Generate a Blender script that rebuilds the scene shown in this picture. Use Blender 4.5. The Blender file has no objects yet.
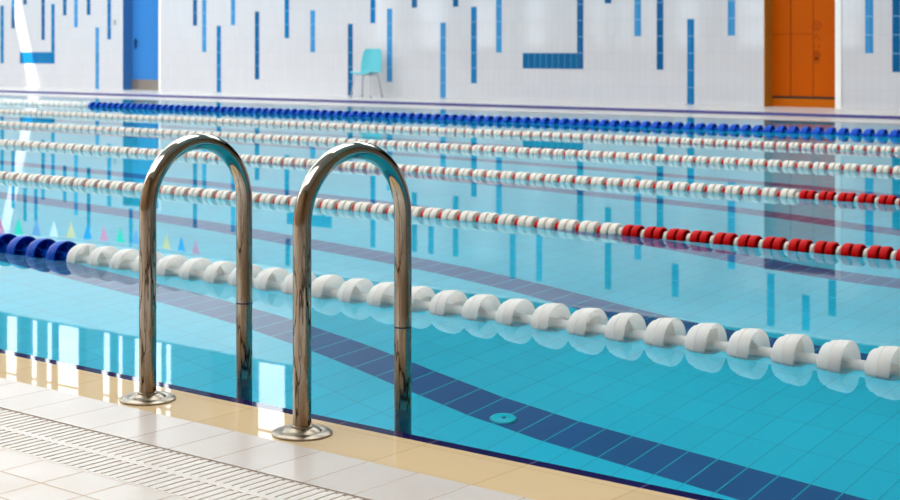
import bpy, bmesh, math, random
from mathutils import Vector, Matrix
random.seed(7)
sc = bpy.context.scene
col = sc.collection
PI = math.pi

# ------------------------------------------------------------------ helpers
def link(name, me, parent=None):
    o = bpy.data.objects.new(name, me)
    col.objects.link(o)
    if parent is not None:
        o.parent = parent
    return o

def mesh_of(name, bm, mats, smooth=None):
    me = bpy.data.meshes.new(name)
    bmesh.ops.recalc_face_normals(bm, faces=bm.faces[:])
    if smooth is not None:
        for f in bm.faces:
            f.smooth = True
        for e in bm.edges:
            if len(e.link_faces) == 2 and e.calc_face_angle(0) > math.radians(smooth):
                e.smooth = False
    bm.to_mesh(me)
    bm.free()
    for m in (mats if isinstance(mats, (list, tuple)) else [mats]):
        me.materials.append(m)
    return me

def box(bm, a, b, mi=0):
    x0, y0, z0 = a
    x1, y1, z1 = b
    v = [bm.verts.new(p) for p in ((x0,y0,z0),(x1,y0,z0),(x1,y1,z0),(x0,y1,z0),
                                   (x0,y0,z1),(x1,y0,z1),(x1,y1,z1),(x0,y1,z1))]
    for q in ((0,3,2,1),(4,5,6,7),(0,1,5,4),(1,2,6,5),(2,3,7,6),(3,0,4,7)):
        f = bm.faces.new([v[i] for i in q])
        f.material_index = mi

def quad(bm, pts, mi=0):
    f = bm.faces.new([bm.verts.new(p) for p in pts])
    f.material_index = mi
    return f

def lathe(bm, prof, axis='X', seg=24, off=(0,0,0), close_profile=False, mi=0):
    """prof: list of (along, radius)"""
    rings = []
    for (t, r) in prof:
        ring = []
        for k in range(seg):
            a = 2*PI*k/seg
            c, s = r*math.cos(a), r*math.sin(a)
            p = (t, c, s) if axis == 'X' else (c, s, t)
            ring.append(bm.verts.new((p[0]+off[0], p[1]+off[1], p[2]+off[2])))
        rings.append(ring)
    n = len(rings)
    for i in range(n if close_profile else n-1):
        A, B = rings[i], rings[(i+1) % n]
        for k in range(seg):
            f = bm.faces.new((A[k], A[(k+1) % seg], B[(k+1) % seg], B[k]))
            f.material_index = mi
    if not close_profile:
        bm.faces.new(rings[0][::-1])
        bm.faces.new(rings[-1])
    return rings

def tube(bm, pts, r, seg=12, mi=0):
    pts = [Vector(p) for p in pts]
    rings = []
    t0 = (pts[1]-pts[0]).normalized()
    ref = Vector((1,0,0)) if abs(t0.x) < .9 else Vector((0,1,0))
    n = t0.cross(ref).normalized()
    for i, p in enumerate(pts):
        if i == 0: t = pts[1]-pts[0]
        elif i == len(pts)-1: t = pts[-1]-pts[-2]
        else: t = (pts[i+1]-pts[i]).normalized() + (pts[i]-pts[i-1]).normalized()
        t.normalize()
        n = (n - t*n.dot(t)).normalized()
        b = t.cross(n)
        rr = r[i] if isinstance(r, (list, tuple)) else r
        rings.append([bm.verts.new(p + n*rr*math.cos(2*PI*k/seg) + b*rr*math.sin(2*PI*k/seg)) for k in range(seg)])
    for A, B in zip(rings, rings[1:]):
        for k in range(seg):
            f = bm.faces.new((A[k], A[(k+1) % seg], B[(k+1) % seg], B[k]))
            f.material_index = mi
    bm.faces.new(rings[0][::-1]).material_index = mi
    bm.faces.new(rings[-1]).material_index = mi

def tag(o, label=None, cat=None, group=None, kind=None):
    if label: o['label'] = label
    if cat: o['category'] = cat
    if group: o['group'] = group
    if kind: o['kind'] = kind
    return o

def struct(name, bm, mats, smooth=None, label=None):
    o = link(name, mesh_of(name, bm, mats, smooth))
    o['kind'] = 'structure'
    if label: o['label'] = label
    return o

def thing(name, label, cat, loc=(0,0,0), rz=0, group=None):
    o = link(name, None)
    o.location = loc
    o.rotation_euler = (0, 0, rz)
    o.empty_display_size = .1
    return tag(o, label, cat, group)

# ------------------------------------------------------------------ materials
def srgb(r, g, b):
    f = lambda c: (c/255/12.92) if c/255 <= .04045 else ((c/255+.055)/1.055)**2.4
    return (f(r), f(g), f(b), 1)

def nm(name):
    m = bpy.data.materials.new(name)
    m.use_nodes = True
    nt = m.node_tree
    return m, nt, nt.nodes['Principled BSDF']

def plain(name, c, rough=.5, metal=0, var=.04, scale=6.0, spec=.5):
    m, nt, p = nm(name)
    n = nt.nodes.new('ShaderNodeTexNoise'); n.inputs['Scale'].default_value = scale
    geo = nt.nodes.new('ShaderNodeTexCoord'); nt.links.new(geo.outputs['Object'], n.inputs['Vector'])
    mx = nt.nodes.new('ShaderNodeMix'); mx.data_type = 'RGBA'
    mx.inputs[6].default_value = tuple(max(0, v*(1-var)) for v in c[:3])+(1,)
    mx.inputs[7].default_value = tuple(min(1, v*(1+var)) for v in c[:3])+(1,)
    nt.links.new(n.outputs['Fac'], mx.inputs[0])
    nt.links.new(mx.outputs[2], p.inputs['Base Color'])
    p.inputs['Roughness'].default_value = rough
    p.inputs['Metallic'].default_value = metal
    p.inputs['Specular IOR Level'].default_value = spec
    return m

def tiles(name, c, grout, u, v, w, h, u0=0, v0=0, gu=.004, gv=.004, rough=.25, jitter=.05, bump=.3, spec=.5, dirt=0.0, wet=0):
    """rectangular tiling laid out in metres along two axes of the place"""
    m, nt, p = nm(name)
    N, L = nt.nodes, nt.links
    geo = N.new('ShaderNodeNewGeometry')
    sep = N.new('ShaderNodeSeparateXYZ'); L.new(geo.outputs['Position'], sep.inputs[0])
    def M(op, a, b=None, c_=None):
        n = N.new('ShaderNodeMath'); n.operation = op
        for i, x in enumerate((a, b, c_)):
            if x is None: continue
            if isinstance(x, (int, float)): n.inputs[i].default_value = x
            else: L.new(x, n.inputs[i])
        return n.outputs[0]
    ax = {'x':0,'y':1,'z':2}
    def axis(k, o, s, g):
        t = M('DIVIDE', M('SUBTRACT', sep.outputs[ax[k]], o), s)
        fr = M('FRACT', t)
        d = M('MULTIPLY', M('MINIMUM', fr, M('SUBTRACT', 1.0, fr)), s)
        return M('FLOOR', t), M('SMOOTH_MIN', M('DIVIDE', d, g*.5), 2.0, .01)
    fu, du = axis(u, u0, w, gu)
    fv, dv = axis(v, v0, h, gv)
    body = M('MINIMUM', M('MINIMUM', du, dv), 1.0)
    mask = M('GREATER_THAN', body, .75)
    cmb = N.new('ShaderNodeCombineXYZ'); L.new(fu, cmb.inputs[0]); L.new(fv, cmb.inputs[1])
    wn = N.new('ShaderNodeTexWhiteNoise'); wn.noise_dimensions = '2D'; L.new(cmb.outputs[0], wn.inputs['Vector'])
    k = M('ADD', 1-jitter, M('MULTIPLY', wn.outputs['Value'], 2*jitter))
    vm = N.new('ShaderNodeMix'); vm.data_type = 'RGBA'; vm.blend_type = 'MULTIPLY'; vm.inputs[0].default_value = 1
    vm.inputs[6].default_value = c
    L.new(k, vm.inputs[7])
    src = vm.outputs[2]
    if dirt:
        nz = N.new('ShaderNodeTexNoise'); nz.inputs['Scale'].default_value = 5; nz.inputs['Detail'].default_value = 6
        L.new(geo.outputs['Position'], nz.inputs['Vector'])
        r = N.new('ShaderNodeValToRGB'); r.color_ramp.elements[0].position = .45; r.color_ramp.elements[1].position = .75
        L.new(nz.outputs['Fac'], r.inputs[0])
        dm = N.new('ShaderNodeMix'); dm.data_type = 'RGBA'
        L.new(M('MULTIPLY', r.outputs[0], dirt), dm.inputs[0])
        L.new(src, dm.inputs[6]); dm.inputs[7].default_value = grout
        src = dm.outputs[2]
    gm = N.new('ShaderNodeMix'); gm.data_type = 'RGBA'
    L.new(mask, gm.inputs[0]); gm.inputs[6].default_value = grout; L.new(src, gm.inputs[7])
    L.new(gm.outputs[2], p.inputs['Base Color'])
    p.inputs['Roughness'].default_value = rough
    p.inputs['Specular IOR Level'].default_value = spec
    if wet:
        p.inputs['Specular IOR Level'].default_value = 0
    if wet:                     # a film of water standing on the tile
        p.inputs['Coat Weight'].default_value = 1; p.inputs['Coat IOR'].default_value = 1.34; p.inputs['Coat Roughness'].default_value = .004
    b = N.new('ShaderNodeBump'); b.inputs['Strength'].default_value = bump; b.inputs['Distance'].default_value = .002
    L.new(body, b.inputs['Height']); L.new(b.outputs[0], p.inputs['Normal'])
    return m

TH = .2915; Z0 = .055
WALLC = srgb(199, 200, 206); WALLG = srgb(180, 184, 196)
m_wall = tiles('white_wall_tile', WALLC, WALLG, 'x','z', .1325, TH, 0, Z0, .006,.006, .06, .015, .10, .8)
m_dark = tiles('dark_blue_tile', srgb(0,86,138), srgb(110,155,190), 'x','z', .1325, TH, -.06, Z0, .004,.018, .2, .06, .2, .2)
m_mid = tiles('mid_blue_tile', srgb(0,108,166), srgb(120,165,200), 'x','z', .1325, TH, -.06, Z0, .004,.018, .2, .06, .2, .2)
m_light = tiles('light_blue_tile', srgb(54,136,192), srgb(130,170,205), 'x','z', .1325, TH, -.06, Z0, .004,.018, .2, .06, .2, .2)
m_bar = tiles('dark_bar_tile', srgb(0,90,140), srgb(90,150,185), 'x','z', .1333, TH, -16.29, Z0, .012,.010, .2, .08, .2, .2)
m_upper = plain('grey_upper_wall', srgb(84,100,110), .7)
m_pier = plain('dark_steel_pier', srgb(22,28,34), .6)
m_litplaster = plain('lit_plaster', srgb(235,233,232), .8)
m_dimplaster = plain('dim_plaster', srgb(120,126,132), .8)
m_shadeplaster = plain('shaded_plaster', srgb(14,26,34), .9)  # light falloff along the upper wall put into these three colours
m_white = plain('white_paint', srgb(238,238,236), .5)
m_ceil = plain('ceiling_panel', srgb(225,225,222), .8)
m_warm = plain('warm_brown_panel', srgb(150,120,88), .6)
m_deck = tiles('deck_tile', srgb(211,202,196), srgb(180,148,108), 'x','y', .1555, .1235, -3.354, 2.2405, .006,.006, .3, .025, .5, .5, .25)
m_edge = tiles('edge_tile', srgb(211,203,198), srgb(182,158,128), 'x','y', .1555, .5, -3.354, 2.30, .005,.001, .22, .025, .5, .5, .12)
m_fardeck = plain('far_deck_tile', srgb(212,208,206), .3, 0, .02)
m_ledge = tiles('beige_ledge_tile', srgb(220,194,154), srgb(196,166,124), 'x','y', .311, .2, -2.42, 2.72, .004,.003, .35, .03, .1, wet=1)
m_navy = tiles('navy_edge_tile', srgb(26,24,80), srgb(130,120,150), 'x','y', .311, .5, -2.42, 2.7, .004,.001, .35, .06, .1, wet=1)
m_navyline = plain('navy_line', srgb(62,60,130), .35)
m_pool = tiles('aqua_pool_tile', (0,.70,.97,1), (0,.49,.73,1), 'x','y', .14, .28, -3.36, 5.40, .007,.007, .4, .03, .2)
m_pband = tiles('navy_pool_tile', (.0,.115,.36,1), (0,.46,.64,1), 'x','y', .14, .28, -3.36, 5.40, .010,.0005, .4, .05, .2)
m_pwall = tiles('aqua_pool_wall_tile', (0,.70,.97,1), (0,.49,.73,1), 'x','z', .14, .28, -3.36, 0, .007,.007, .4, .03, .2)
m_grate = plain('white_grate_plastic', srgb(214,206,200), .4)
m_gutter = plain('gutter_plaster', srgb(236,230,224), .8)
m_strip = plain('grey_edge_strip', srgb(140,126,112), .6)
m_wfloat = plain('white_float_plastic', srgb(252,251,250), .32, 0, .01, 30)
m_bfloat = plain('blue_float_plastic', srgb(0,72,184), .3, 0, .05, 30, .15)
m_rfloat = plain('red_float_plastic', srgb(190,0,3), .4, 0, .05, 30, .08)
m_cream = plain('cream_float_plastic', srgb(244,236,226), .35, 0, .04, 30)
def translucent(m, k):
    nt = m.node_tree; p = nt.nodes['Principled BSDF']
    t = nt.nodes.new('ShaderNodeBsdfTranslucent'); t.inputs[0].default_value = (.95,.93,.90,1)
    x = nt.nodes.new('ShaderNodeMixShader'); x.inputs[0].default_value = k
    nt.links.new(p.outputs[0], x.inputs[1]); nt.links.new(t.outputs[0], x.inputs[2]); nt.links.new(x.outputs[0], nt.nodes['Material Output'].inputs[0])
translucent(m_wfloat, .55); translucent(m_cream, .35)
m_cable = plain('cable_sheath', srgb(225,225,220), .5)
m_aqua = plain('aqua_shell_plastic', srgb(78,178,192), .35)
m_leg = plain('chrome_leg', srgb(170,172,178), .3, 1)
m_bdoor = plain('blue_door_paint', srgb(56,124,194), .4, spec=.12)
m_bjamb = plain('blue_jamb_paint', srgb(56,106,162), .45, spec=.12)
m_kick = plain('brushed_kick_plate', srgb(150,138,128), .4, .5)
m_handle = plain('dark_handle_metal', srgb(60,75,95), .35, 1)
m_odoor = plain('orange_door_laminate', srgb(186,82,0), .4, 0, .06, 3, .08)
m_ojamb = plain('tan_jamb_wood', srgb(174,116,40), .4, spec=.12)
m_ostrip = plain('orange_strip', srgb(188,96,6), .3, spec=.12)
m_black = plain('black_gap', srgb(20,12,8), .7)
m_oline = plain('dark_orange_joint', srgb(138,52,0), .5, spec=.1)
m_omark = plain('faint_brown_print', srgb(158,66,0), .5, spec=.1)
m_switch = plain('switch_plastic', srgb(158,158,156), .5)
m_string = plain('pennant_cord', srgb(235,235,235), .6)
m_drain = plain('aqua_drain_plastic', (0,.72,.90,1), .4)
m_drainrim = plain('pale_drain_rim', (.10,.80,.80,1), .4)
PEN = {'pink':plain('pink_cloth',(.95,.004,.20,1),.7),'green':plain('green_cloth',(0,.62,.20,1),.7),
       'purple':plain('purple_cloth',srgb(120,110,200),.6),'white':plain('white_cloth',srgb(240,245,250),.6),
       'yellow':plain('yellow_cloth',(.95,.66,0,1),.7),'blue':plain('blue_cloth',(0,.16,.75,1),.7)}

# stained stainless steel of the rails
def steel():
    m, nt, p = nm('stained_stainless_steel')
    N, L = nt.nodes, nt.links
    tc = N.new('ShaderNodeTexCoord')
    mp = N.new('ShaderNodeMapping'); mp.inputs['Scale'].default_value = (34, 34, 5)
    L.new(tc.outputs['Object'], mp.inputs[0])
    nz = N.new('ShaderNodeTexNoise'); nz.inputs['Scale'].default_value = 1; nz.inputs['Detail'].default_value = 7; nz.inputs['Roughness'].default_value = .62
    L.new(mp.outputs[0], nz.inputs['Vector'])
    r = N.new('ShaderNodeValToRGB')
    r.color_ramp.elements[0].position = .40; r.color_ramp.elements[0].color = (0,0,0,1)
    r.color_ramp.elements[1].position = .62; r.color_ramp.elements[1].color = (1,1,1,1)
    L.new(nz.outputs['Fac'], r.inputs[0])
    sep = N.new('ShaderNodeSeparateXYZ'); L.new(tc.outputs['Object'], sep.inputs[0])
    hr = N.new('ShaderNodeMapRange'); hr.inputs[1].default_value = .66; hr.inputs[2].default_value = .35   # streaks run on the legs
    L.new(sep.outputs[2], hr.inputs[0])
    mu = N.new('ShaderNodeMath'); mu.operation = 'MULTIPLY'; L.new(r.outputs[0], mu.inputs[0]); L.new(hr.outputs[0], mu.inputs[1])
    mx = N.new('ShaderNodeMix'); mx.data_type = 'RGBA'
    mx.inputs[6].default_value = (.50,.46,.40,1); mx.inputs[7].default_value = (.30,.215,.135,1)
    L.new(mu.outputs[0], mx.inputs[0]); L.new(mx.outputs[2], p.inputs['Base Color'])
    n2 = N.new('ShaderNodeTexNoise'); n2.inputs['Scale'].default_value = 1; n2.inputs['Detail'].default_value = 5
    mp2 = N.new('ShaderNodeMapping'); mp2.inputs['Scale'].default_value = (26, 26, 3.2); mp2.inputs['Location'].default_value = (3, 7, 1)
    L.new(tc.outputs['Object'], mp2.inputs[0]); L.new(mp2.outputs[0], n2.inputs['Vector'])
    ab = N.new('ShaderNodeMath'); ab.operation = 'SUBTRACT'; L.new(n2.outputs['Fac'], ab.inputs[0]); ab.inputs[1].default_value = .52
    a2 = N.new('ShaderNodeMath'); a2.operation = 'ABSOLUTE'; L.new(ab.outputs[0], a2.inputs[0])
    vr = N.new('ShaderNodeMapRange'); vr.inputs[1].default_value = .004; vr.inputs[2].default_value = .022; vr.inputs[3].default_value = 1; vr.inputs[4].default_value = 0
    L.new(a2.outputs[0], vr.inputs[0])
    vm = N.new('ShaderNodeMath'); vm.operation = 'MULTIPLY'; L.new(vr.outputs[0], vm.inputs[0]); L.new(hr.outputs[0], vm.inputs[1])
    v2 = N.new('ShaderNodeMix'); v2.data_type = 'RGBA'; L.new(vm.outputs[0], v2.inputs[0]); L.new(mx.outputs[2], v2.inputs[6]); v2.inputs[7].default_value = (.035,.024,.016,1)  # thin dark veins painted into the colour, imitating warped reflected lines
    L.new(v2.outputs[2], p.inputs['Base Color'])
    p.inputs['Metallic'].default_value = 1
    rr = N.new('ShaderNodeMapRange'); rr.inputs[3].default_value = .07; rr.inputs[4].default_value = .42
    L.new(mu.outputs[0], rr.inputs[0]); L.new(rr.outputs[0], p.inputs['Roughness'])
    b = N.new('ShaderNodeBump'); b.inputs['Strength'].default_value = .12; b.inputs['Distance'].default_value = .004
    L.new(nz.outputs['Fac'], b.inputs['Height']); L.new(b.outputs[0], p.inputs['Normal'])
    return m
m_steel = steel()
m_dimsteel = plain('dimmed_underwater_steel', (.16,.19,.20,1), .22, 1, .3, 30)  # darker than the rail above: underwater dimming put into the colour
m_flange = plain('dull_flange_steel', (.30,.255,.20,1), .28, 1, .35, 60)

def water():
    m, nt, p = nm('pool_water')
    N, L = nt.nodes, nt.links
    rf = N.new('ShaderNodeBsdfRefraction'); rf.inputs['IOR'].default_value = 1.333; rf.inputs['Roughness'].default_value = 0; rf.inputs['Color'].default_value = (.97,1,1,1)
    gl = N.new('ShaderNodeBsdfGlossy'); gl.inputs['Roughness'].default_value = 0
    fr = N.new('ShaderNodeFresnel'); fr.inputs['IOR'].default_value = 1.333
    ml = N.new('ShaderNodeMath'); ml.operation = 'MULTIPLY'; ml.inputs[1].default_value = .92; L.new(fr.outputs[0], ml.inputs[0])
    mx = N.new('ShaderNodeMixShader'); L.new(ml.outputs[0], mx.inputs[0]); L.new(rf.outputs[0], mx.inputs[1]); L.new(gl.outputs[0], mx.inputs[2])
    L.new(mx.outputs[0], N['Material Output'].inputs[0])
    g = N.new('ShaderNodeNewGeometry')
    nz = N.new('ShaderNodeTexNoise'); nz.inputs['Scale'].default_value = 5; nz.inputs['Detail'].default_value = 2
    L.new(g.outputs['Position'], nz.inputs['Vector'])
    b = N.new('ShaderNodeBump'); b.inputs['Strength'].default_value = .022; b.inputs['Distance'].default_value = .003
    L.new(nz.outputs['Fac'], b.inputs['Height']); L.new(b.outputs[0], rf.inputs['Normal']); L.new(b.outputs[0], gl.inputs['Normal']); L.new(b.outputs[0], fr.inputs['Normal']); N.remove(p)
    return m
m_water = water()

def glass():
    m, nt, p = nm('window_glass')
    p.inputs['Base Color'].default_value = (.97,.99,1,1)
    N, L = nt.nodes, nt.links
    out = N['Material Output']
    tr = N.new('ShaderNodeBsdfTransparent'); gl = N.new('ShaderNodeBsdfGlossy'); gl.inputs['Roughness'].default_value = .02
    mix = N.new('ShaderNodeMixShader'); mix.inputs[0].default_value = .05; L.new(tr.outputs[0], mix.inputs[1]); L.new(gl.outputs[0], mix.inputs[2])
    L.new(mix.outputs[0], out.inputs[0])
    return m
m_glass = glass()

# ------------------------------------------------------------------ the hall
XL, XR = -52.0, 9.0
YN, YF = -7.0, 22.6
ZC = 9.0
ZD = .05                        # far deck
POOL_L, POOL_R, POOL_N, POOL_F = -46.0, 7.0, 3.0, 19.5

# near deck: floor, gutter, edge tile row, beige ledge running under the water, navy lip
bm = bmesh.new()
box(bm, (XL, YN, -.3), (XR, 2.2405, .004))
struct('floor', bm, m_deck, label='pale cream poolside floor tiles with sandy joints')
bm = bmesh.new()
box(bm, (XL, 2.2405, -.3), (XR, 2.4965, .0004))
struct('floor_gutter', bm, m_gutter)
bm = bmesh.new()
box(bm, (XL, 2.4965, -.3), (XR, 2.72, .004))
struct('floor_edge', bm, m_edge, label='row of wide pale tiles between grating and beige ledge')
bm = bmesh.new()
quad(bm, [(XL,2.72,.0015),(XR,2.72,.0015),(XR,2.95,.0012),(XL,2.95,.0012)], 0)
quad(bm, [(XL,2.95,.0012),(XR,2.95,.0012),(XR,2.99,.0010),(XL,2.99,.0010)], 1)
struct('trim_1', bm, [m_ledge, m_navy], label='beige pool ledge with a navy lip, just under water')

# pool basin: floor with changing depth and dark lane lines
prof = [(-46,1.4),(-12,1.5),(-8,1.8),(-7,1.96),(-6.2,2.06),(-5.7,2.14),(-5.1,2.3),(-4.6,2.46),(-4.2,2.56),(-3.8,2.6),(7,2.6)]
bands = [(5.40,5.68),(7.05,7.32),(8.75,9.02),(10.45,10.72),(12.15,12.42),(13.85,14.12),(15.55,15.82),(17.25,17.52)]
ys = [2.99]
mids = []
for a, b_ in bands:
    mids.append(0); ys.append(a); mids.append(1); ys.append(b_)
mids.append(0); ys.append(POOL_F)
bm = bmesh.new()
for (xa, da), (xb, db) in zip(prof, prof[1:]):
    for i in range(len(ys)-1):
        quad(bm, [(xa,ys[i],-da),(xb,ys[i],-db),(xb,ys[i+1],-db),(xa,ys[i+1],-da)], mids[i])
bmesh.ops.remove_doubles(bm, verts=bm.verts[:], dist=.0005)
struct('floor_pool', bm, [m_pool, m_pband], label='turquoise tiled pool floor with dark blue lane lines')
for nmn, pts in (('wall_pool_near', [(POOL_L,2.99,.001),(POOL_R,2.99,.001),(POOL_R,2.99,-2.7),(POOL_L,2.99,-2.7)]),
                 ('wall_pool_far', [(POOL_L,POOL_F,0.0),(POOL_R,POOL_F,0.0),(POOL_R,POOL_F,-2.7),(POOL_L,POOL_F,-2.7)]),
                 ('wall_pool_left', [(POOL_L,3,0.0),(POOL_L,POOL_F,0.0),(POOL_L,POOL_F,-2.7),(POOL_L,3,-2.7)]),
                 ('wall_pool_right', [(POOL_R,3,0.0),(POOL_R,POOL_F,0.0),(POOL_R,POOL_F,-2.7),(POOL_R,3,-2.7)])):
    bm = bmesh.new(); quad(bm, pts); struct(nmn, bm, m_pwall)
# far, left and right decks
bm = bmesh.new()
box(bm, (XL, POOL_F, -.3), (XR, 20.6, .006), 0)
box(bm, (XL, 20.6, -.3), (XR, YF+.4, ZD), 0)
box(bm, (XL, 20.585, .012), (XR, 20.62, ZD+.002), 1)
struct('floor_far', bm, [m_fardeck, m_navyline], label='white far deck with a navy line along its edge')
bm = bmesh.new(); box(bm, (XL, 3.0, -.3), (POOL_L, POOL_F, .006)); struct('floor_left', bm, m_fardeck)
bm = bmesh.new(); box(bm, (POOL_R, 3.0, -.3), (XR, POOL_F, .006)); struct('floor_right', bm, m_fardeck)

# water sheet
bm = bmesh.new()
quad(bm, [(POOL_L,2.992,0),(POOL_R,2.992,0),(POOL_R,POOL_F,0),(POOL_L,POOL_F,0)])
w = struct('pool_water', bm, m_water)
w['kind'] = 'stuff'; w['label'] = 'still turquoise pool water mirroring the tiled far wall'; w['category'] = 'water'

# far wall, lower tiled zone with two door openings and the blue tile pattern
D1 = (-27.71, -26.44); D2 = (-11.40, -10.15); DH = 2.62; ZU = 3.62; ZV = 5.62
bm = bmesh.new()
def wallrect(x0, x1, z0, z1, mi=0):
    box(bm, (x0, YF, z0), (x1, YF+.30, z1), mi)
wallrect(XL, D1[0], ZD, ZU); wallrect(D1[1], D2[0], ZD, ZU); wallrect(D2[1], XR, ZD, ZU)
wallrect(D1[0], D1[1], DH, ZU); wallrect(D2[0], D2[1], DH, ZU)
S = [(-32.41,.6,2.1,'m'),(-31.95,1.5,2.93,'d'),(-30.73,1.2,2.62,'d'),(-30.34,.6,2.1,'m'),(-29.88,1.82,2.61,'d'),
 (-29.45,1.5,2.94,'l'),(-28.97,1.81,3.29,'d'),(-28.65,.05,1.5,'l'),(-28.21,1.21,2.63,'m'),(-25.24,1.5,2.92,'d'),(-24.94,.92,2.04,'l'),
 (-24.47,.05,1.5,'m'),(-24.02,1.5,2.95,'l'),(-23.28,.31,1.79,'d'),(-22.39,1.21,1.96,'m'),(-21.64,.92,1.81,'l'),(-20.59,.05,1.5,'d'),
 (-19.98,1.5,2.96,'m'),(-19.54,.31,1.8,'l'),(-18.18,.05,1.5,'l'),(-17.43,.32,1.8,'m'),(-16.84,.93,2.37,'l'),(-13.82,1.23,2.68,'l'),
 (-13.37,.63,2.06,'d'),(-12.77,.05,1.51,'m'),(-12.0,1.24,2.62,'l'),(-9.59,.93,2.05,'l'),(-9.15,.63,1.81,'d'),(-15.02,.62,2.1,'d'),
 (-17.87,1.76,2.94,'d'),(-18.48,2.33,2.95,'m'),(-16.52,2.4,3.24,'m'),(-15.92,2.37,3.25,'l'),(-14.43,1.74,3.27,'d'),(-13.07,2.65,3.27,'m'),
 (-11.28,2.66,3.45,'m'),(-10.66,2.94,3.54,'m'),(-10.21,2.64,3.28,'d'),(-31.46,2.1,3.26,'d'),(-31.02,2.39,3.2,'m'),(-27.43,2.67,3.52,'m'),
 (-22.36,2.92,3.55,'d'),(-18.9,1.8,3.1,'d'),
 (-33.2,1.2,2.9,'d'),(-33.9,.35,1.8,'l'),(-34.6,1.5,3.0,'m'),(-8.3,1.2,2.6,'m'),(-7.6,.05,1.5,'d'),(-6.6,.9,2.4,'l'),(-5.9,1.8,3.2,'d'),(-5.1,.3,1.8,'m'),(-4.0,1.2,2.7,'l')]
q = lambda z: ZD if z < .1 else Z0 + TH*round((z-Z0)/TH)
ci = {'d':1,'m':2,'l':3}
for x, z0, z1, c in S:
    box(bm, (x-.067, YF-.003, q(z0)+.003), (x+.067, YF+.01, q(z1)-.003), ci[c])
for x0, x1, n in ((-16.29,-15.08,2),(-31.67,-30.40,2),(-22.39,-21.10,8)):
    box(bm, (x0, YF-.003, Z0+TH*n+.003), (x1, YF+.01, Z0+TH*(n+1)-.003), 4 if x0 > -20 else 2)
struct('wall_far', bm, [m_wall, m_dark, m_mid, m_light, m_bar], label='white tiled far wall with blue tile stripes')

# far wall above the tiles: plaster darkens rightward in steps, fading light painted in
bm = bmesh.new()
XA, XB = -21.95, -19.25
box(bm, (XL, YF+.0, ZU), (XA, YF+.06, ZV), 0)
box(bm, (XA, YF+.0, ZU), (XB, YF+.06, ZC), 1)
box(bm, (XB, YF+.0, ZU), (XR, YF+.06, ZC), 2)
# tall daylight windows between dark piers above the plaster
wins = [(-34.6,-33.4),(-32.27,-31.80),(-31.22,-30.98),(-30.62,-30.38),(-30.18,-29.34),(-28.47,-28.18),(-27.93,-27.74),(-27.35,-26.37),(-26.26,-26.05),(-23.28,-22.44)]
xs = XL
for a, b_ in wins:
    box(bm, (xs, YF, ZV), (a, YF+.06, ZC), 3); xs = b_
box(bm, (xs, YF, ZV), (XA, YF+.06, ZC), 3)
for a, b_ in wins:
    box(bm, (a, YF, 8.75), (b_, YF+.06, ZC), 3); box(bm, (a, YF, ZV), (b_, YF+.06, ZV+.05), 3)
for x0, x1 in ((-31.62,-31.30),(-30.38,-30.18),(-29.34,-29.08),(-28.18,-27.93),(-24.69,-23.96),(-22.44,-22.2),(-32.9,-32.35)):
    box(bm, (x0, YF-.01, ZV), (x1, YF+.02, 8.75), 4)
struct('wall_far_upper', bm, [m_litplaster, m_dimplaster, m_shadeplaster, m_upper, m_pier])
for i, (a, b_) in enumerate(wins):
    bm = bmesh.new(); box(bm, (a, YF+.02, ZV+.05), (b_, YF+.03, 8.75)); box(bm, (a, YF+.01, 7.05), (b_, YF+.04, 7.10), 1)
    struct('window_%d' % (i+1), bm, [m_glass, m_pier])
bm = bmesh.new(); box(bm, (XL, YF-.02, ZU-.02), (XR, YF+.01, ZU+.02)); struct('trim_2', bm, m_white)

# side walls, near wall with tall windows far left, ceiling with a slot cut for the sunbeam
bm = bmesh.new(); box(bm, (XL-.3, YN, 0), (XL, YF+.3, ZC)); struct('wall_left', bm, m_wall)
bm = bmesh.new(); box(bm, (XR, YN, 0), (XR+.3, YF+.3, ZC)); struct('wall_right', bm, m_warm)
nw = [(-46.5,-45.0),(-43.5,-42.0),(-40.5,-39.0),(-37.6,-36.5),(-34.2,-33.6),(-32.9,-32.4),(-31.6,-31.1),(-30.2,-29.2),(-27.5,-26.0),(-24.0,-22.5)]
bm = bmesh.new()
xs = XL
for a, b_ in nw:
    box(bm, (xs, YN-.3, 0), (a, YN, ZC)); xs = b_
    box(bm, (a, YN-.3, 0), (b_, YN, 1.1)); box(bm, (a, YN-.3, 8.3), (b_, YN, ZC))
    for zz in (2.0, 3.1, 5.6):
        box(bm, (a, YN-.2, zz), (b_, YN-.12, zz+.14))
box(bm, (xs, YN-.3, 0), (XR, YN, ZC))
struct('wall_near', bm, m_warm)
for i, (a, b_) in enumerate(nw):
    bm = bmesh.new(); box(bm, (a, YN-.17, 1.1), (b_, YN-.16, 8.3))
    struct('window_%d' % (i+1+len(wins)), bm, m_glass)

# sunbeam on the far wall: a slot added in the unseen ceiling shapes it
SUN_S = .35                     # sideways drift per metre of fall
SUN_Y = .5
SLX0, SLX1 = -31.08-SUN_S*9.0-.30+0.10, -31.08-SUN_S*9.0+.20
SLY0, SLY1 = 17.9, 21.3
bm = bmesh.new()
zc1 = ZC+.03
box(bm, (XL,YN,ZC), (SLX0,YF+.3,zc1)); box(bm, (SLX1,YN,ZC), (XR,YF+.3,zc1))
box(bm, (SLX0,YN,ZC), (SLX1,SLY0,zc1)); box(bm, (SLX0,SLY1,ZC), (SLX1,YF+.3,zc1))
struct('ceiling', bm, m_ceil)

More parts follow.
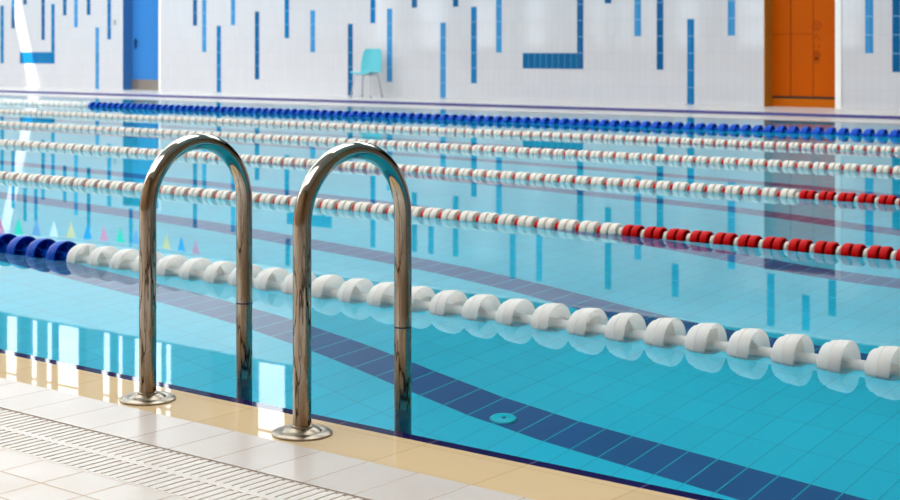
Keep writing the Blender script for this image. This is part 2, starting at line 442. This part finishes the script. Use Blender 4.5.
# ------------------------------------------------------------------ doors
d = link('door_1', None); d.location = (0,0,0); tag(d, 'blue door with a grey kick plate in a recess, left on far wall', None, None, 'structure')
bm = bmesh.new(); box(bm, (D1[0]+.0, YF+.27, ZD), (D1[1], YF+.33, DH)); link('door_leaf', mesh_of('door_leaf', bm, m_bdoor), d)
bm = bmesh.new(); box(bm, (D1[0], YF+.255, ZD), (D1[1], YF+.27, ZD+.24)); link('kick_plate', mesh_of('kick_plate', bm, m_kick), d)
bm = bmesh.new(); box(bm, (D1[0]-.002, YF-.004, ZD), (D1[0]+.012, YF+.27, DH)); box(bm, (D1[0], YF-.004, DH-.012), (D1[1], YF+.27, DH+.002)); link('door_jamb', mesh_of('door_jamb', bm, m_bjamb), d)
bm = bmesh.new(); box(bm, (D1[1]-.002, YF-.02, ZD), (D1[1]+.07, YF+.01, DH+.05)); link('door_frame', mesh_of('door_frame', bm, m_white), d)
bm = bmesh.new()
hx = D1[0]+.13
box(bm, (hx-.025, YF+.26, 1.0), (hx+.025, YF+.272, 1.24))
tube(bm, [(hx,YF+.27,1.16),(hx,YF+.215,1.16),(hx+.13,YF+.215,1.16)], .012, 8)
link('door_handle', mesh_of('door_handle', bm, m_handle), d)

d = link('door_2', None); tag(d, 'orange double door in a tan-lined recess, right on far wall', None, None, 'structure')
bm = bmesh.new(); box(bm, (D2[0], YF+.27, ZD+.17), (-11.065, YF+.33, DH)); link('door_leaf', mesh_of('door_leaf', bm, m_odoor), d)
bm = bmesh.new(); box(bm, (-11.05, YF+.27, ZD+.17), (D2[1], YF+.33, DH))
link('door_leaf', mesh_of('door_leaf', bm, m_odoor), d)
bm = bmesh.new(); box(bm, (D2[0], YF+.31, ZD), (D2[1], YF+.34, DH)); box(bm, (D2[0], YF+.262, ZD+.135), (D2[1], YF+.30, ZD+.175)); link('door_gap', mesh_of('door_gap', bm, m_black), d)
bm = bmesh.new()
box(bm, (-10.665, YF+.266, ZD+.175), (-10.653, YF+.272, DH)); box(bm, (D2[0], YF+.266, 1.24), (-10.66, YF+.272, 1.25))
link('panel_joint', mesh_of('panel_joint', bm, m_oline), d)
bm = bmesh.new(); box(bm, (D2[0], YF+.25, ZD), (D2[1], YF+.33, ZD+.135)); link('foot_strip', mesh_of('foot_strip', bm, m_ostrip), d)  # plain orange strip along the foot of the leaves
bm = bmesh.new(); box(bm, (D2[0]-.002, YF-.004, ZD), (D2[0]+.012, YF+.27, DH)); box(bm, (D2[0], YF-.004, DH-.012), (D2[1], YF+.27, DH+.002)); link('door_jamb', mesh_of('door_jamb', bm, m_ojamb), d)
bm = bmesh.new(); box(bm, (D2[1]-.002, YF-.02, ZD), (D2[1]+.10, YF+.01, DH+.05)); link('door_frame', mesh_of('door_frame', bm, m_white), d)
# faint stacked marks on the door: a ring, a chevron, two short bars and a round spot
bm = bmesh.new()
mx0 = -10.60; my = YF+.268
def ring(cx, cz, ro, ri, n=20):
    for k in range(n):
        a0, a1 = 2*PI*k/n, 2*PI*(k+1)/n
        P = lambda r, a, y: (cx+r*math.cos(a), y, cz+r*math.sin(a))
        quad(bm, [P(ri,a0,my),P(ro,a0,my),P(ro,a1,my),P(ri,a1,my)])
ring(mx0, 1.38, .085, .055); ring(mx0, 1.38, .035, .012)
for sx in (-1, 1):
    quad(bm, [(mx0+sx*.0,my,1.25),(mx0+sx*.065,my,1.16),(mx0+sx*.065,my,1.125),(mx0+sx*.0,my,1.215)])
    box(bm, (mx0+sx*.045-.018, my-.001, 1.02), (mx0+sx*.045+.018, my+.001, 1.065))
ring(mx0, 0.90, .075, .0001); ring(mx0, 0.81, .05, .02)
link('door_marks', mesh_of('door_marks', bm, m_omark), d)

# light switch
t = thing('light_switch', 'small grey light switch on the white wall left of the blue door', 'switch', (-28.0, YF, 1.62))
bm = bmesh.new(); box(bm, (-.045,-.015,-.06), (.045,0,.06)); link('plate', mesh_of('plate', bm, m_switch), t)
bm = bmesh.new(); box(bm, (-.022,-.022,-.035), (.022,-.014,.035)); link('rocker', mesh_of('rocker', bm, m_switch), t)

# ------------------------------------------------------------------ grating over the overflow channel
t = thing('drain_grate', 'white slatted drain grating running along the pool deck, lower left', 'grating', (-2.5, 2.368, 0))
bm = bmesh.new()
x = -6.2
P = .0278
while x < .9:
    X = x+2.5
    box(bm, (X, -.116, .0002), (X+.0160, -.008, .0026)); box(bm, (X+.006, .008, .0002), (X+.0220, .122, .0026))
    x += P
link('slats', mesh_of('slats', bm, m_grate), t)
bm = bmesh.new()
for y0, y1, z1 in ((-.124,-.112,.002),(-.010,.010,.003),(.1185,.1265,-.001)):
    box(bm, (-3.72, y0, -.0085), (3.42, y1, max(z1, .0012)), 1 if y0 > .1 else 0)
for sx in range(0, 9):
    box(bm, (-3.6+.85*sx, -.12, -.0085), (-3.585+.85*sx, .12, -.0042))
link('support_frame', mesh_of('support_frame', bm, [m_grate, m_strip]), t)

# ------------------------------------------------------------------ ladder grab rails
R = .0243
def grab_rail(x, rz, label):
    t = thing('grab_rail', label, 'pool rail', (x, 2.8185, 0), rz, 'grab rails of the pool ladder')
    bm = bmesh.new()
    hw = .19; zt = .752-R-hw
    pts = [(0,0,.004)] + [(0,0,zt*i/6) for i in range(1,6)]
    for k in range(0, 25):
        a = PI - PI*k/24
        pts.append((0, hw+hw*math.cos(a), zt+hw*math.sin(a)))
    pts += [(0,2*hw,zt - zt*i/6) for i in range(1,7)]
    tube(bm, pts, R, 24)
    link('rail_tube', mesh_of('rail_tube', bm, m_steel, 50), t)
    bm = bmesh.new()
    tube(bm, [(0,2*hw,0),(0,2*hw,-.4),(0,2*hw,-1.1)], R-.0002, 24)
    link('submerged_leg', mesh_of('submerged_leg', bm, m_dimsteel, 50), t)
    bm = bmesh.new()
    lathe(bm, [(0.0,.070),(.000,.0785),(.006,.079),(.010,.072),(.012,.060),(.010,.052),(.013,.048),(.017,.040),(.020,.031),(.022,R+.001)], 'Z', 40)
    fl = link('base_flange', mesh_of('base_flange', bm, m_flange, 40), t)
    bm = bmesh.new(); lathe(bm, [(.018,R+.0005),(.018,R+.005),(.024,R+.005),(.026,R+.0005)], 'Z', 28)
    link('flange_collar', mesh_of('flange_collar', bm, m_flange, 40), fl)
    bm = bmesh.new(); lathe(bm, [(.224,R-.001),(.225,R+.0008),(.229,R+.0008),(.230,R-.001)], 'Z', 28, (0,2*hw,0))
    link('weld_seam', mesh_of('weld_seam', bm, m_handle, 40), t)
    return t
grab_rail(-3.347, .009, 'left steel grab rail arching from the deck into the water')
grab_rail(-2.737, -.055, 'right steel grab rail nearer the grating, arching from deck into the water')

# ------------------------------------------------------------------ drain disc on the pool floor
zf = -2.575
t = thing('floor_drain', 'round aqua drain cover on the dark lane line of the pool floor', 'drain', (-4.055, 5.475, zf))
bm = bmesh.new(); lathe(bm, [(0,.054),(.012,.054),(.016,.048),(.014,.001)], 'Z', 32); link('cover', mesh_of('cover', bm, m_drain, 40), t)
bm = bmesh.new(); lathe(bm, [(-.005,.061),(.008,.061),(.014,.057),(.012,.053),(-.005,.053)], 'Z', 32, close_profile=True); link('rim', mesh_of('rim', bm, m_drainrim, 40), t)
bm = bmesh.new(); lathe(bm, [(.012,.012),(.020,.012),(.022,.006)], 'Z', 16); link('screw_cap', mesh_of('screw_cap', bm, m_pband, 40), t)

# ------------------------------------------------------------------ lane ropes
BIG = [(-.070,.025),(-.058,.027),(-.054,.050),(-.050,.060),(-.044,.0655),(-.027,.0675),(-.0255,.0745),(-.006,.0775),(-.005,.0745),
       (-.0015,.0745),(-.0005,.0785),(.030,.0805),(.037,.0785),(.035,.0745),(.012,.070),(-.008,.058),(-.016,.038),(-.012,.027),
       (.040,.025),(.086,.0245),(.088,.012)]
def big_float(mat, name):
    bm = bmesh.new()
    lathe(bm, BIG, 'X', 32)
    nv = 6 if mat is m_bfloat else 2
    for k in range(nv):
        a = 2*PI*k/nv
        M = Matrix.Rotation(a, 4, 'X')
        n0 = len(bm.verts)
        bm2 = bmesh.new(); box(bm2, (-.018,-.0022,.020), (.018,.0022,.069))
        # slope the front of each vane
        for v in bm2.verts:
            if v.co.x > 0 and v.co.z < .03: v.co.x = .038
            v.co = M @ v.co
        me = bpy.data.meshes.new('tmp'); bm2.to_mesh(me); bm2.free(); bm.from_mesh(me); bpy.data.meshes.remove(me)
    return mesh_of(name, bm, mat, 42)
DRUM = [(-.0225,.010),(-.0225,.043),(-.0185,.050),(.000,.053),(.018,.053),(.0225,.050),(.021,.046),(.004,.038),(-.002,.016),(.02,.012),(.031,.010)]
def drum(mat, name):
    bm = bmesh.new(); lathe(bm, DRUM, 'X', 20); return mesh_of(name, bm, mat, 42)
SPC = [(-.012,.009),(-.014,.026),(-.009,.034),(.007,.035),(.010,.030),(.012,.009)]
def spacer(mat, name):
    bm = bmesh.new(); lathe(bm, SPC, 'X', 16); return mesh_of(name, bm, mat, 42)
ME = {'Wb':big_float(m_wfloat,'white_float'),'Bb':big_float(m_bfloat,'blue_float'),
      'W':drum(m_cream,'white_disc'),'R':drum(m_rfloat,'red_disc'),'w':spacer(m_cream,'white_spacer'),'r':spacer(m_rfloat,'red_spacer')}

def cable(parent, x0, x1):
    bm = bmesh.new(); tube(bm, [(x0,0,0),(0,0,0),(x1,0,0)], .005, 8)
    return link('cable', mesh_of('cable', bm, m_cable, 50), parent)

def place(parent, name, key, x, lab=None):
    o = link(name, ME[key], parent)
    o.location = (x, 0, 0)
    o.rotation_euler = (random.uniform(0, 2*PI), 0, 0)
    if lab: o['label'] = lab
    return o

def big_rope(Y, x0, x1, switch, left, right, label, limit=100):
    t = thing('lane_rope', label, 'lane rope', (0, Y, .002), 0, 'lane ropes across the pool')
    cable(t, POOL_L, POOL_R)
    P = .158 if Y < 10 else .157
    xs = []
    x = x1
    while x > x0: xs.append(x); x -= P
    for i, x in enumerate(xs[:limit]):
        k = right if x > switch else left
        place(t, 'float', k, x, 'white float' if k == 'Wb' else 'blue float')
    rest = xs[limit:] + [x1+P*k for k in range(1, 26)]
    if rest:
        rest_mesh(t, [(right if x > switch else left, x) for x in rest], 'float')
    return t

def rest_mesh(t, items, name):
    bm = bmesh.new()
    mats = []
    for k, x in items:
        me = ME[k]
        n0 = len(bm.verts); f0 = len(bm.faces)
        bm.from_mesh(me)
        bm.verts.ensure_lookup_table(); bm.faces.ensure_lookup_table()
        m = me.materials[0]
        if m not in mats: mats.append(m)
        for v in bm.verts[n0:]: v.co.x += x
        for f in bm.faces[f0:]: f.material_index = mats.index(m)
    o = link(name, mesh_of(name, bm, mats, 42), t)
    o['kind'] = 'stuff'
    return o

def small_rope(Y, x0, x1, sw, label):
    t = thing('lane_rope', label, 'lane rope', (0, Y, .002), 0, 'lane ropes across the pool')
    cable(t, POOL_L, POOL_R)
    P = .1385
    big, small = [], []
    x = x1
    while x > x0:
        red = x > sw
        big += [('R' if red else 'W', x), ('R' if red else 'W', x-.0535)]
        small.append(('w' if red else 'r', x-.0955))
        x -= P
    more_b, more_s = [], []
    for k in range(1, 30):                       # the rope goes on past the right edge of the view
        x = x1 + P*k
        more_b += [('R', x), ('R', x-.0535)]; more_s.append(('w', x-.0955))
    for k, x in big[:100]: place(t, 'float_disc', k, x, 'red disc' if k == 'R' else 'white disc')
    rest_mesh(t, big[100:]+more_b, 'float_disc')
    for k, x in small[:100]: place(t, 'spacer', k, x, 'white spacer' if k == 'w' else 'red spacer')
    rest_mesh(t, small[100:]+more_s, 'spacer')
    return t

big_rope(4.49, -30.0, .525, -5.80, 'Bb', 'Wb', 'nearest lane rope of large white floats, blue at its left end')
small_rope(6.95, -32.0, -1.755, -4.36, 'second lane rope from the front, white discs turning red at right')
small_rope(9.40, -32.0, -2.45, -4.44, 'third lane rope from the front, white discs, red only at far right end')
small_rope(11.78, -32.0, -3.6, -4.5, 'fourth lane rope from the front, white discs with red spacers all along')
small_rope(14.12, -32.0, -4.4, -4.3, 'white and red lane rope just in front of the far blue rope')
t = big_rope(16.6, -38.0, -5.0, -21.22, 'Wb', 'Bb', 'farthest lane rope of dark blue floats, white at its left end', 100)

# ------------------------------------------------------------------ chair
t = thing('plastic_chair', 'aqua plastic shell chair on chrome legs against the tiled wall', 'chair', (-19.70, 22.10, ZD), .2)
t.scale = (1.06, 1.06, 1.06)
# shell: a swept profile from seat lip to top of back, in the chair's own frame (faces -Y)
profl = [(-.27,.425),(-.25,.452),(-.15,.447),(-.02,.430),(.10,.428),(.165,.452),(.195,.52),(.215,.62),(.24,.75),(.262,.86),(.268,.905)]
wid = [.20,.225,.235,.235,.225,.222,.222,.225,.215,.19,.15]
bm = bmesh.new()
rows = []
for (y, z), wv in zip(profl, wid):
    row = []
    for j in range(-4, 5):
        u = j/4
        lift = .035*u*u if z < .5 else 0
        fwd = -.05*u*u if z >= .5 else 0
        row.append(bm.verts.new((wv*u, y+fwd, z+lift)))
    rows.append(row)
for A, B in zip(rows, rows[1:]):
    for j in range(8): bm.faces.new((A[j], A[j+1], B[j+1], B[j]))
me = mesh_of('seat_shell', bm, m_aqua, 60)
s = link('seat_shell', me, t)
md = s.modifiers.new('thick', 'SOLIDIFY'); md.thickness = .010; md.offset = 0
md = s.modifiers.new('smooth', 'SUBSURF'); md.levels = 1; md.render_levels = 2
for sx in (-1, 1):
    for y0, y1 in ((-.14,-.215),(.12,.20)):
        bm = bmesh.new(); tube(bm, [(sx*.13,y0,.425),(sx*.165,y0+(y1-y0)*.2,.40),(sx*.215,y1,.006)], .011, 10)
        lg = link('leg', mesh_of('leg', bm, m_leg, 50), t)
        bm = bmesh.new(); lathe(bm, [(0,.013),(.022,.014),(.024,.010)], 'Z', 12, (sx*.215,y1,0)); link('leg_cap', mesh_of('leg_cap', bm, m_black, 40), lg)
bm = bmesh.new()
tube(bm, [(-.13,-.14,.423),(.13,-.14,.423)], .010, 8); tube(bm, [(-.13,.12,.418),(.13,.12,.418)], .010, 8)
tube(bm, [(-.12,-.14,.421),(-.12,.12,.418)], .010, 8); tube(bm, [(.12,-.14,.421),(.12,.12,.418)], .010, 8)
link('under_frame', mesh_of('under_frame', bm, m_leg, 50), t)

# ------------------------------------------------------------------ pennant line over the pool (seen in the water)
XF = -22.0
fz = lambda y: 1.94 + .0152*(y-11.5)**2
t = thing('pennant_line', 'cord of coloured triangular pennants above the lanes, mirrored in the water at left', 'pennants', (XF, 11.5, fz(11.5)))
bm = bmesh.new()
pts = []
y = YN
while y < YF+.01:
    pts.append((0, y-11.5, fz(y)-fz(11.5))); y += (YF-YN)/40
tube(bm, pts, .004, 6)
link('cord', mesh_of('cord', bm, m_string, 50), t)
seq = ['pink','green','purple','white','yellow','blue','pink','green','purple','white','yellow','blue','pink']
for i, c in enumerate(seq):
    y = 15.3 + i*(19.72-15.3)/12
    bm = bmesh.new()
    z = fz(y); sl = .0304*(y-11.5)
    a = (0, y-.10, z-.10*sl); b_ = (0, y+.10, z+.10*sl); c3 = (0, y, z-.29)
    vs = []
    for dx in (-.002, .002):
        vs.append([bm.verts.new((p[0]+dx, p[1]-11.5, p[2]-fz(11.5))) for p in (a, b_, c3)])
    bm.faces.new(vs[0][::-1]); bm.faces.new(vs[1])
    for k in range(3): bm.faces.new((vs[0][k], vs[0][(k+1)%3], vs[1][(k+1)%3], vs[1][k]))
    o = link('pennant', mesh_of('pennant', bm, PEN[c]), t); o['label'] = c + ' pennant'

# ------------------------------------------------------------------ light
w = bpy.data.worlds.new('World'); sc.world = w; w.use_nodes = True
bg = w.node_tree.nodes['Background']; bg.inputs[0].default_value = (.93,.97,1,1); bg.inputs[1].default_value = 3.0
def area(x, y, sx, sy, power, colr=(1,.985,.96)):
    l = bpy.data.lights.new('ceiling_fill', 'AREA'); l.shape = 'RECTANGLE'; l.size = sx; l.size_y = sy; l.energy = power; l.color = colr  # unseen ceiling light, added to carry the hall's brightness; no fixtures modelled
    o = bpy.data.objects.new('ceiling_fill', l); col.objects.link(o); o.location = (x, y, ZC-.05)
for x in (-40, -24, -8):
    for y in (-2, 7, 15.5):
        area(x, y, 13, 5, 770)
fl = bpy.data.lights.new('left_fill_spot', 'SPOT'); fl.energy = 1900; fl.spot_size = math.radians(70); fl.spot_blend = .9; fl.shadow_soft_size = .4; fl.color = (1,.95,.88)  # added spot without a fixture, brightens the pennants and left wall
fo = bpy.data.objects.new('left_fill_spot', fl); col.objects.link(fo); fo.location = (-12.5, 16.0, 8.6)
fo.rotation_euler = (Vector((-25.5, 19.5, 2.4)) - fo.location).to_track_quat('-Z', 'Y').to_euler()
wl = bpy.data.lights.new('plaster_fill_spot', 'SPOT'); wl.energy = 650; wl.spot_size = math.radians(100); wl.spot_blend = 1; wl.shadow_soft_size = .5; wl.color = (1,.96,.92)  # added spots that lift the upper plaster at left
for wx in (-25.5, -32.0):
    wo = bpy.data.objects.new('plaster_fill_spot', wl); col.objects.link(wo); wo.location = (wx, 17.5, 8.7)
    wo.rotation_euler = (Vector((wx-.5, 22.6, 4.9)) - wo.location).to_track_quat('-Z', 'Y').to_euler()
pl = bpy.data.lights.new('pennant_fill_spot', 'SPOT'); pl.energy = 5200; pl.spot_size = math.radians(24); pl.spot_blend = .5; pl.shadow_soft_size = .15; pl.color = (1,.98,.95)  # extra narrow spot, added to make the pennants brighter
po = bpy.data.objects.new('pennant_fill_spot', pl); col.objects.link(po); po.location = (-9.5, 17.0, 5.2)
po.rotation_euler = (Vector((-22.0, 17.45, 2.45)) - po.location).to_track_quat('-Z', 'Y').to_euler()
sun = bpy.data.lights.new('sun', 'SUN'); sun.energy = 14; sun.angle = .006; sun.color = (1,.95,.86)
so = bpy.data.objects.new('sun', sun); col.objects.link(so)
so.rotation_euler = Vector((SUN_S, SUN_Y, -1)).to_track_quat('-Z', 'Y').to_euler()

# ------------------------------------------------------------------ camera
cam = bpy.data.cameras.new('camera'); co = bpy.data.objects.new('camera', cam); col.objects.link(co)
b = math.radians(38.55)
co.location = (0, 0, 1.0); co.rotation_euler = (PI/2, 0, b)
cam.sensor_width = 36; cam.lens = 1506*36/900
cam.shift_y = -(250-49)/900
cam.clip_end = 200
cam.dof.use_dof = True; cam.dof.focus_distance = 4.3; cam.dof.aperture_fstop = 7.0
sc.camera = co
vs = sc.view_settings
sc.display_settings.display_device = 'sRGB'
vs.view_transform = 'Standard'; vs.look = 'None'; vs.exposure = .14; vs.gamma = 1; vs.use_curve_mapping = False
cy = sc.cycles
cy.use_denoising = True
cy.caustics_refractive = True; cy.caustics_reflective = False
cy.blur_glossy = .3
cy.sample_clamp_indirect = 6
cy.max_bounces = 10; cy.transmission_bounces = 8; cy.glossy_bounces = 6; cy.diffuse_bounces = 5
